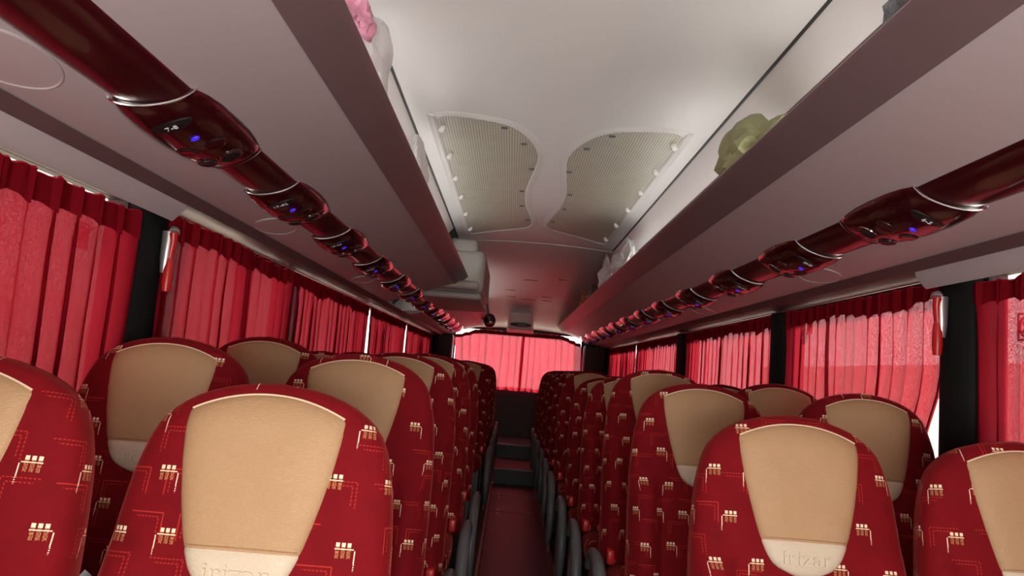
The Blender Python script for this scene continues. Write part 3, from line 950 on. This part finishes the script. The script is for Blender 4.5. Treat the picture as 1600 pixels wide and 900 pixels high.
seat_m = {}
def place_seat(s, where, i, x, y, ztop):
    key = (0 if where == 'window' else -s)
    if key not in seat_m:
        seat_m[key] = seat_master(key); t = seat_m[key]
    else:
        t = copy_tree(seat_m[key])
    th = H * math.cos(TILT); ty = H * math.sin(TILT)
    t.location = (x, y - ty + 0.075, ztop - (ZHINGE + th))
    near = 'nearest' if i == 0 else ORD[i]
    tag(t, 'red patterned seat with tan headrest, %s row, %s side, at the %s' % (near, SIDE[s], where), 'seat', 'coach seats in rows')
LA = [(1.25, 1.241, -.530), (2.02, 1.308, -.545), (2.78, 1.330, -.545), (3.54, 1.345, -.53), (4.30, 1.345, -.525)] + [(6.62 + .765 * k, 1.352, -.52) for k in range(5)]
LW = [(1.127, 1.258, -.985), (1.88, 1.312, -1.005), (2.62, 1.346, -1.005), (3.40, 1.315, -1.0), (4.18, 1.33, -.995)] + [(6.55 + .765 * k, 1.335, -.99) for k in range(5)]
RA = [(1.67, 1.244, .505), (2.43, 1.302, .49), (3.18, 1.349, .50), (3.95, 1.310, .485), (4.70, 1.296, .475)] + [(5.47 + .765 * k, 1.335, .455) for k in range(6)]
RW = [(1.62, 1.228, .985), (2.35, 1.312, .985), (3.10, 1.329, .98), (3.87, 1.31, .97), (4.64, 1.30, .97)] + [(5.40 + .765 * k, 1.32, .965) for k in range(6)]
RA = [(y, z, x + 0.02) for y, z, x in RA]
RW = [(y, z, x + 0.02) for y, z, x in RW]
for s, A, W in ((-1, LA, LW), (1, RA, RW)):
    for i, (y, z, x) in enumerate(A): place_seat(s, 'aisle', i, x, y, z)
    for i, (y, z, x) in enumerate(W): place_seat(s, 'window', i, x, y, z)

# grey partition beside the left stairwell
V, Fc = [], []
pr = [(-0.80, 0.09), (-0.80, 1.02), (-0.74, 1.09), (-0.52, 1.115), (-0.42, 1.10), (-0.36, 1.04), (-0.335, 0.94), (-0.33, 0.70), (-0.34, 0.09)]
V, Fc = extrude_y(pr, 4.98, 5.03)
o = mk('stairwell_partition', V, Fc, M['grey'])
tag(o, 'plain grey partition panel behind the fifth left seat row', 'partition')

# ================================================================== CURTAINS
def curtain(s, y0, y1, lab, mat, zt=1.695, seed=0, xb=1.236, pull=0.0):
    rnd = random.Random(seed)
    t = empty('window_curtain', (s * xb, y0, 0.88))
    tag(t, lab, 'curtain', 'red curtains on the %s side' % SIDE[s])
    L = y1 - y0
    npl = max(3, int(L / rnd.uniform(0.085, 0.105)))
    ny = max(24, npl * 9)
    zs = [0.88, 0.95, 1.05, 1.15, 1.25, 1.33, 1.41, 1.48, 1.54, 1.58, 1.61, 1.635, 1.655, 1.672, zt]
    ph = [rnd.uniform(-0.9, 0.9) for _ in range(npl + 3)]
    am = [rnd.uniform(0.35, 1.25) for _ in range(npl + 3)]
    def fold(q, z):
        f = q * npl; i = int(f); fr = f - i
        a = am[i] * (1 - fr) + am[i + 1] * fr; p = ph[i] * (1 - fr) + ph[i + 1] * fr
        sway = 0.35 * noise.noise(Vector((q * 5 + seed, z * 1.7, 0)))
        return a, f * 2 * math.pi + p + sway
    def pt(q, z, dx=0.0):
        a, f = fold(q, z)
        h = smooth01((z - 1.50) / 0.16)
        A = (0.013 * a) * (1 - 0.30 * h)
        x = A * math.sin(f) + 0.005 * h * math.sin(2.3 * f + 1) + 0.006 * noise.noise(Vector((q * 9, z * 3, seed)))
        yy = q * L + (0.019 * (1 - 0.4 * h)) * math.cos(f) * a
        yy += pull * (1 - q) * smooth01((1.42 - z) / 0.35)
        return (-s * (x + dx), yy, z - 0.88)
    def ztop(q): return zt + 0.010 * noise.noise(Vector((q * L * 14, seed * 1.3, 5))) + 0.006 * noise.noise(Vector((q * L * 40, seed, 2))) - 0.004
    V, Fc = [], []
    for j in range(ny + 1):
        q = j / ny; top = ztop(q)
        for z in zs: V.append(pt(q, min(z, top) if z < zt else top))
    W = len(zs)
    for j in range(ny):
        for k in range(W - 1):
            Fc.append((j * W + k, j * W + k + 1, (j + 1) * W + k + 1, (j + 1) * W + k))
    mk('cloth', V, Fc, mat, t, fix=False)
    # doubled heading band with a ragged lower edge
    V, Fc = [], []
    for j in range(ny + 1):
        q = j / ny; top = ztop(q) - 0.004
        low = zt - 0.075 - 0.022 * noise.noise(Vector((q * L * 6, seed * 2.1, 1))) - 0.008 * math.sin(fold(q, 1.6)[1])
        for k in range(6): V.append(pt(q, low + (top - low) * k / 5, 0.004))
    for j in range(ny):
        for k in range(5):
            Fc.append((j * 6 + k, j * 6 + k + 1, (j + 1) * 6 + k + 1, (j + 1) * 6 + k))
    mk('heading', V, Fc, M['heading'], t, fix=False)
    return t
LC = [(-0.45, 0.33), (0.35, 1.22), (1.20, 2.16), (2.185, 2.94), (2.90, 3.69), (3.705, 4.64), (4.60, 5.61), (5.68, 6.66), (6.62, 7.61), (7.69, 8.81), (8.76, 9.95)]
RC = [(-0.45, 0.58), (0.60, 1.45), (1.43, 2.22), (2.33, 3.19), (3.185, 3.74), (3.90, 4.87), (4.82, 5.84), (6.14, 7.15), (7.10, 8.11), (8.18, 9.25), (9.20, 10.4)]
for i, (a, b) in enumerate(LC):
    zt = 1.672 if b < 2.2 else 1.698
    curtain(-1, a, b, 'red pleated curtain on the left windows, %s from the front' % ORD[i], M['curtain'], zt, 11 + i, xb=1.196 if i == 3 else 1.236)
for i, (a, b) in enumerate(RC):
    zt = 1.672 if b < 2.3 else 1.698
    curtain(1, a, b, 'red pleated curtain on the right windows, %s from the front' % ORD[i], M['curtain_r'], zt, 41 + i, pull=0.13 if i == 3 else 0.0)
for s in (-1, 1):
    V, Fc = tube([(s * 1.262, 0.3, 1.715), (s * 1.262, 10.5, 1.715)], 0.006, 8)
    o = mk('curtain_rail', V, Fc, M['silver'])
    tag(o, 'thin rail carrying the curtains along the %s windows' % SIDE[s], 'rail')

def back_curtain(x0, x1, lab, seed, corner):
    t = empty('rear_curtain', ((x0 + x1) / 2, YB - 0.07, 1.0))
    tag(t, lab, 'curtain', 'curtains on the back window')
    L = x1 - x0; npl = 9; nx = 90
    V, Fc = [], []
    zs = [1.0 + 0.86 * k / 16 for k in range(17)]
    W = len(zs)
    def pt(q, z, dy=0.0):
        f = q * npl * 2 * math.pi + 1.5 * noise.noise(Vector((q * 4, seed, z)))
        zz = z
        e = q if corner > 0 else 1 - q          # 1 at the outer corner
        sag = smooth01((e - 0.62) / 0.38)
        if z > 1.4: zz = z - 0.10 * sag * (z - 1.4) / 0.46
        x = q * L - L / 2 - (corner * 0.04 * sag * smooth01((1.45 - z) / 0.4))
        f += 5.0 * sag * (z - 1.3)
        y = 0.026 * math.sin(f) * (0.7 + 0.8 * noise.noise(Vector((q * 6, z, seed + 3)))) + 0.01 * noise.noise(Vector((q * 8, z * 2, seed)))
        return (x + 0.020 * math.cos(f) * (0.75 + 0.9 * noise.noise(Vector((q * 5, z * 0.6, seed + 11)))), y - dy, zz - 1.0)
    for j in range(nx + 1):
        for z in zs: V.append(pt(j / nx, z + (0.012 * noise.noise(Vector((j * 0.4, seed, 7))) if z > 1.84 else 0)))
    for j in range(nx):
        for k in range(W - 1): Fc.append((j * W + k, j * W + k + 1, (j + 1) * W + k + 1, (j + 1) * W + k))
    mk('cloth', V, Fc, M['curtain_b'], t, fix=False)
    V, Fc = [], []
    for j in range(nx + 1):
        for k in range(4): V.append(pt(j / nx, 1.80 + 0.055 * k / 3, 0.005))
    for j in range(nx):
        for k in range(3): Fc.append((j * 4 + k, j * 4 + k + 1, (j + 1) * 4 + k + 1, (j + 1) * 4 + k))
    mk('heading', V, Fc, M['heading'], t, fix=False)
back_curtain(-0.97, 0.035, 'pink red curtain over the left half of the back window', 3, -1)
back_curtain(-0.005, 0.89, 'pink red curtain over the right half of the back window', 8, 1)

# stickers on the panes
def sticker(s, y, z, wd, hg, lab):
    t = empty('pane_sticker', (s * (XW - 0.002), y, z))
    tag(t, lab, 'sticker')
    def bxs(l): return mk('print', *boxes([(-0.001, 0.001, a, b, c, d) for a, b, c, d in l]), M['black'], t, smooth=False)
    e = 0.006
    bxs([(-wd, wd, -hg, -hg + e), (-wd, wd, hg - e, hg), (-wd, -wd + e, -hg + e, hg - e), (wd - e, wd, -hg + e, hg - e)])
    r_ = min(wd, hg) * 0.78
    P = [(0, r_ * math.cos(2 * math.pi * k / 24), r_ * math.sin(2 * math.pi * k / 24)) for k in range(24)]
    mk('circle', *tube(P, 0.004, 5, True), M['black'], t)
    mk('figure', *tube([(0, -r_ * .3, -r_ * .6), (0, -r_ * .1, -r_ * .1), (0, r_ * .05, r_ * .25), (0, r_ * .1, r_ * .55)], [0.004, 0.006, 0.009, 0.007], 6), M['black'], t)
    mk('stroke', *tube([(0, r_ * .45, -r_ * .55), (0, 0, -r_ * .1), (0, -r_ * .4, r_ * .2)], 0.004, 6), M['black'], t)
sticker(1, 2.06, 1.535, 0.036, 0.040, 'square exit sticker with ringed figure on the nearest right window')
sticker(1, 3.57, 1.62, 0.03, 0.035, 'small square sticker on the second right window')
sticker(-1, 1.95, 1.565, 0.03, 0.035, 'small square sticker on the nearest left window')

# ================================================================== REAR FITTINGS
t = empty('rear_fairing', (-0.03, 10.50, 1.84))
tag(t, 'pale box fairing with dark oval vent under the rear ceiling', 'fairing')
V = [(-.17, -.02, .03), (.17, -.02, .03), (.20, .36, .0), (-.20, .36, .0), (-.155, -.10, .27), (.155, -.10, .27), (.18, .20, .36), (-.18, .20, .36)]
Fc = [(0, 3, 2, 1), (4, 5, 6, 7), (0, 1, 5, 4), (1, 2, 6, 5), (2, 3, 7, 6), (3, 0, 4, 7)]
bm = bmesh.new(); vv = [bm.verts.new(v) for v in V]
for f in Fc: bm.faces.new([vv[i] for i in f])
bmesh.ops.bevel(bm, geom=list(bm.edges), offset=0.025, segments=3, profile=0.5, affect='EDGES')
bmesh.ops.recalc_face_normals(bm, faces=bm.faces)
me = bpy.data.meshes.new('body'); bm.to_mesh(me); bm.free(); me.materials.append(M['ceil'])
me.polygons.foreach_set('use_smooth', [True] * len(me.polygons)); me.set_sharp_from_angle(angle=R(50))
link('body', me, t)
V, Fc = [], []
for k, (r_, y) in enumerate(((1.0, 0.0), (1.0, -0.035), (0.9, -0.042))):
    V += [(0.15 * r_ * math.cos(2 * math.pi * j / 28), y - 0.03, 0.105 + 0.033 * r_ * math.sin(2 * math.pi * j / 28)) for j in range(28)]
for k in range(2): Fc += [(k * 28 + j, k * 28 + (j + 1) % 28, (k + 1) * 28 + (j + 1) % 28, (k + 1) * 28 + j) for j in range(28)]
Fc.append(tuple(range(56, 84)))
mk('oval_vent', V, Fc, M['black'], t)

t = empty('dome_mirror', (-0.46, 10.0, 1.94))
tag(t, 'dark glossy ball shaped mirror by the end of the left rack', 'mirror')
V, Fc = [], []
nr, ns = 10, 20
for i in range(nr + 1):
    a = math.pi * i / nr
    V += [(0.085 * math.sin(a) * math.cos(2 * math.pi * j / ns), -0.07 * math.cos(a), 0.10 * math.sin(a) * math.sin(2 * math.pi * j / ns)) for j in range(ns)]
for i in range(nr): Fc += [(i * ns + j, i * ns + (j + 1) % ns, (i + 1) * ns + (j + 1) % ns, (i + 1) * ns + j) for j in range(ns)]
mk('shell', V, Fc, M['console'], t)
P = [(0.07 * math.cos(2 * math.pi * k / 24), -0.035, 0.083 * math.sin(2 * math.pi * k / 24)) for k in range(24)]
mk('bezel', *tube(P, 0.008, 6, True), M['black'], t)
mk('glass', *tube([(0.01, -0.06, -0.04), (0.01, -0.075, -0.042)], [0.04, 0.02], 16), M['mirror'], t)
mk('arm', *tube([(-0.02, 0.02, 0.07), (-0.04, 0.05, 0.16), (-0.06, 0.08, 0.26)], 0.015, 8), M['grey'], t)

# ================================================================== LUGGAGE AND LOOSE THINGS
def crumple(name, loc, size, mat, seed, lab, cat, sub=4, amp=0.35, freq=2.2, spikes=(), crisp=1.0):
    bm = bmesh.new()
    bmesh.ops.create_icosphere(bm, subdivisions=sub, radius=1.0)
    for v in bm.verts:
        p = v.co.copy()
        n1 = noise.noise(p * freq + Vector((seed, 0, 0)))
        n2 = 1 - abs(noise.noise(p * freq * 2.3 + Vector((0, seed, 0)))) * 2
        k = 1 + amp * n1 + amp * 0.35 * n2 * crisp
        for (d, h, wd) in spikes:
            dv = Vector(d).normalized(); c = max(0, p.normalized().dot(dv))
            k += h * c ** wd
        q = p * k
        if q.z < -0.55: q.z = -0.55 + (q.z + 0.55) * 0.1
        v.co = Vector((q.x * size[0], q.y * size[1], q.z * size[2]))
    bmesh.ops.recalc_face_normals(bm, faces=bm.faces)
    me = bpy.data.meshes.new(name); bm.to_mesh(me); bm.free()
    me.materials.append(mat)
    me.polygons.foreach_set('use_smooth', [True] * len(me.polygons)); me.set_sharp_from_angle(angle=R(28))
    o = link(name, me); o.location = loc
    tag(o, lab, cat)
    return o
pb = crumple('carrier_bag', (-0.605, 1.98, 2.085), (0.058, 0.15, 0.14), M['bag_white'], 2, 'white carrier bag with pink top in the front left rack', 'bag', spikes=(((0.3, 0.6, 0.8), 0.5, 8),))
crumple('bag_top', (0.0, -0.17, 0.07), (0.05, 0.075, 0.055), M['bag_pink'], 5, 'x', 'x').parent = pb
for o in pb.children:
    for k in ('label', 'category'): del o[k]
    o['label'] = 'pink upper part of the bag'
crumple('white_parcel', (-0.605, 3.06, 2.095), (0.05, 0.16, 0.12), M['bag_white'], 9, 'small white parcel in the left rack beside the left air grille', 'bag', spikes=(((0.2, 0.3, 0.9), 0.45, 10),))
crumple('folded_jacket', (0.615, 2.36, 2.055), (0.085, 0.19, 0.095), M['bag_green'], 4, 'olive green jacket bundled in the right luggage rack', 'jacket', amp=0.55, freq=1.5, crisp=0.8, spikes=(((-0.5, 0.9, 0.5), 0.45, 6), ((0.1, 0.2, 1), 0.3, 6)))
crumple('knitted_scarf', (0.63, 1.33, 2.045), (0.075, 0.15, 0.085), M['knit'], 12, 'dark grey knitted scarf in the right rack at the top edge', 'scarf')
crumple('plastic_bag', (0.60, 5.05, 2.055), (0.065, 0.30, 0.115), M['bag_white'], 15, 'crumpled clear white plastic bag in the right rack', 'bag', amp=0.55, spikes=(((-0.2, 0.7, 0.9), 0.6, 10), ((0, -0.5, 1), 0.4, 8)))
crumple('plastic_bag', (0.60, 5.95, 2.07), (0.055, 0.26, 0.12), M['bag_white'], 21, 'white plastic bag with pointed top, farther one in the right rack', 'bag', amp=0.6, spikes=(((-0.2, 0.1, 1), 0.7, 10),))
crumple('cloth_bundle', (0.60, 7.6, 2.05), (0.06, 0.25, 0.10), M['orange'], 25, 'orange brown cloth bundle far back in the right rack', 'bundle')
crumple('cloth_bundle', (0.60, 6.9, 2.03), (0.06, 0.22, 0.10), M['strip'], 27, 'dark cloth bundle in the right rack behind the plastic bags', 'bundle')
crumple('plastic_bag', (0.748, 1.53, 0.72), (0.030, 0.09, 0.20), M['bag_clear'], 31, 'clear plastic bag squeezed between the nearest right seats', 'bag', amp=0.3)
crumple('plastic_bag', (-0.785, 1.17, 0.74), (0.030, 0.09, 0.20), M['bag_clear'], 35, 'pale plastic bag squeezed between the nearest left seats', 'bag', amp=0.3)
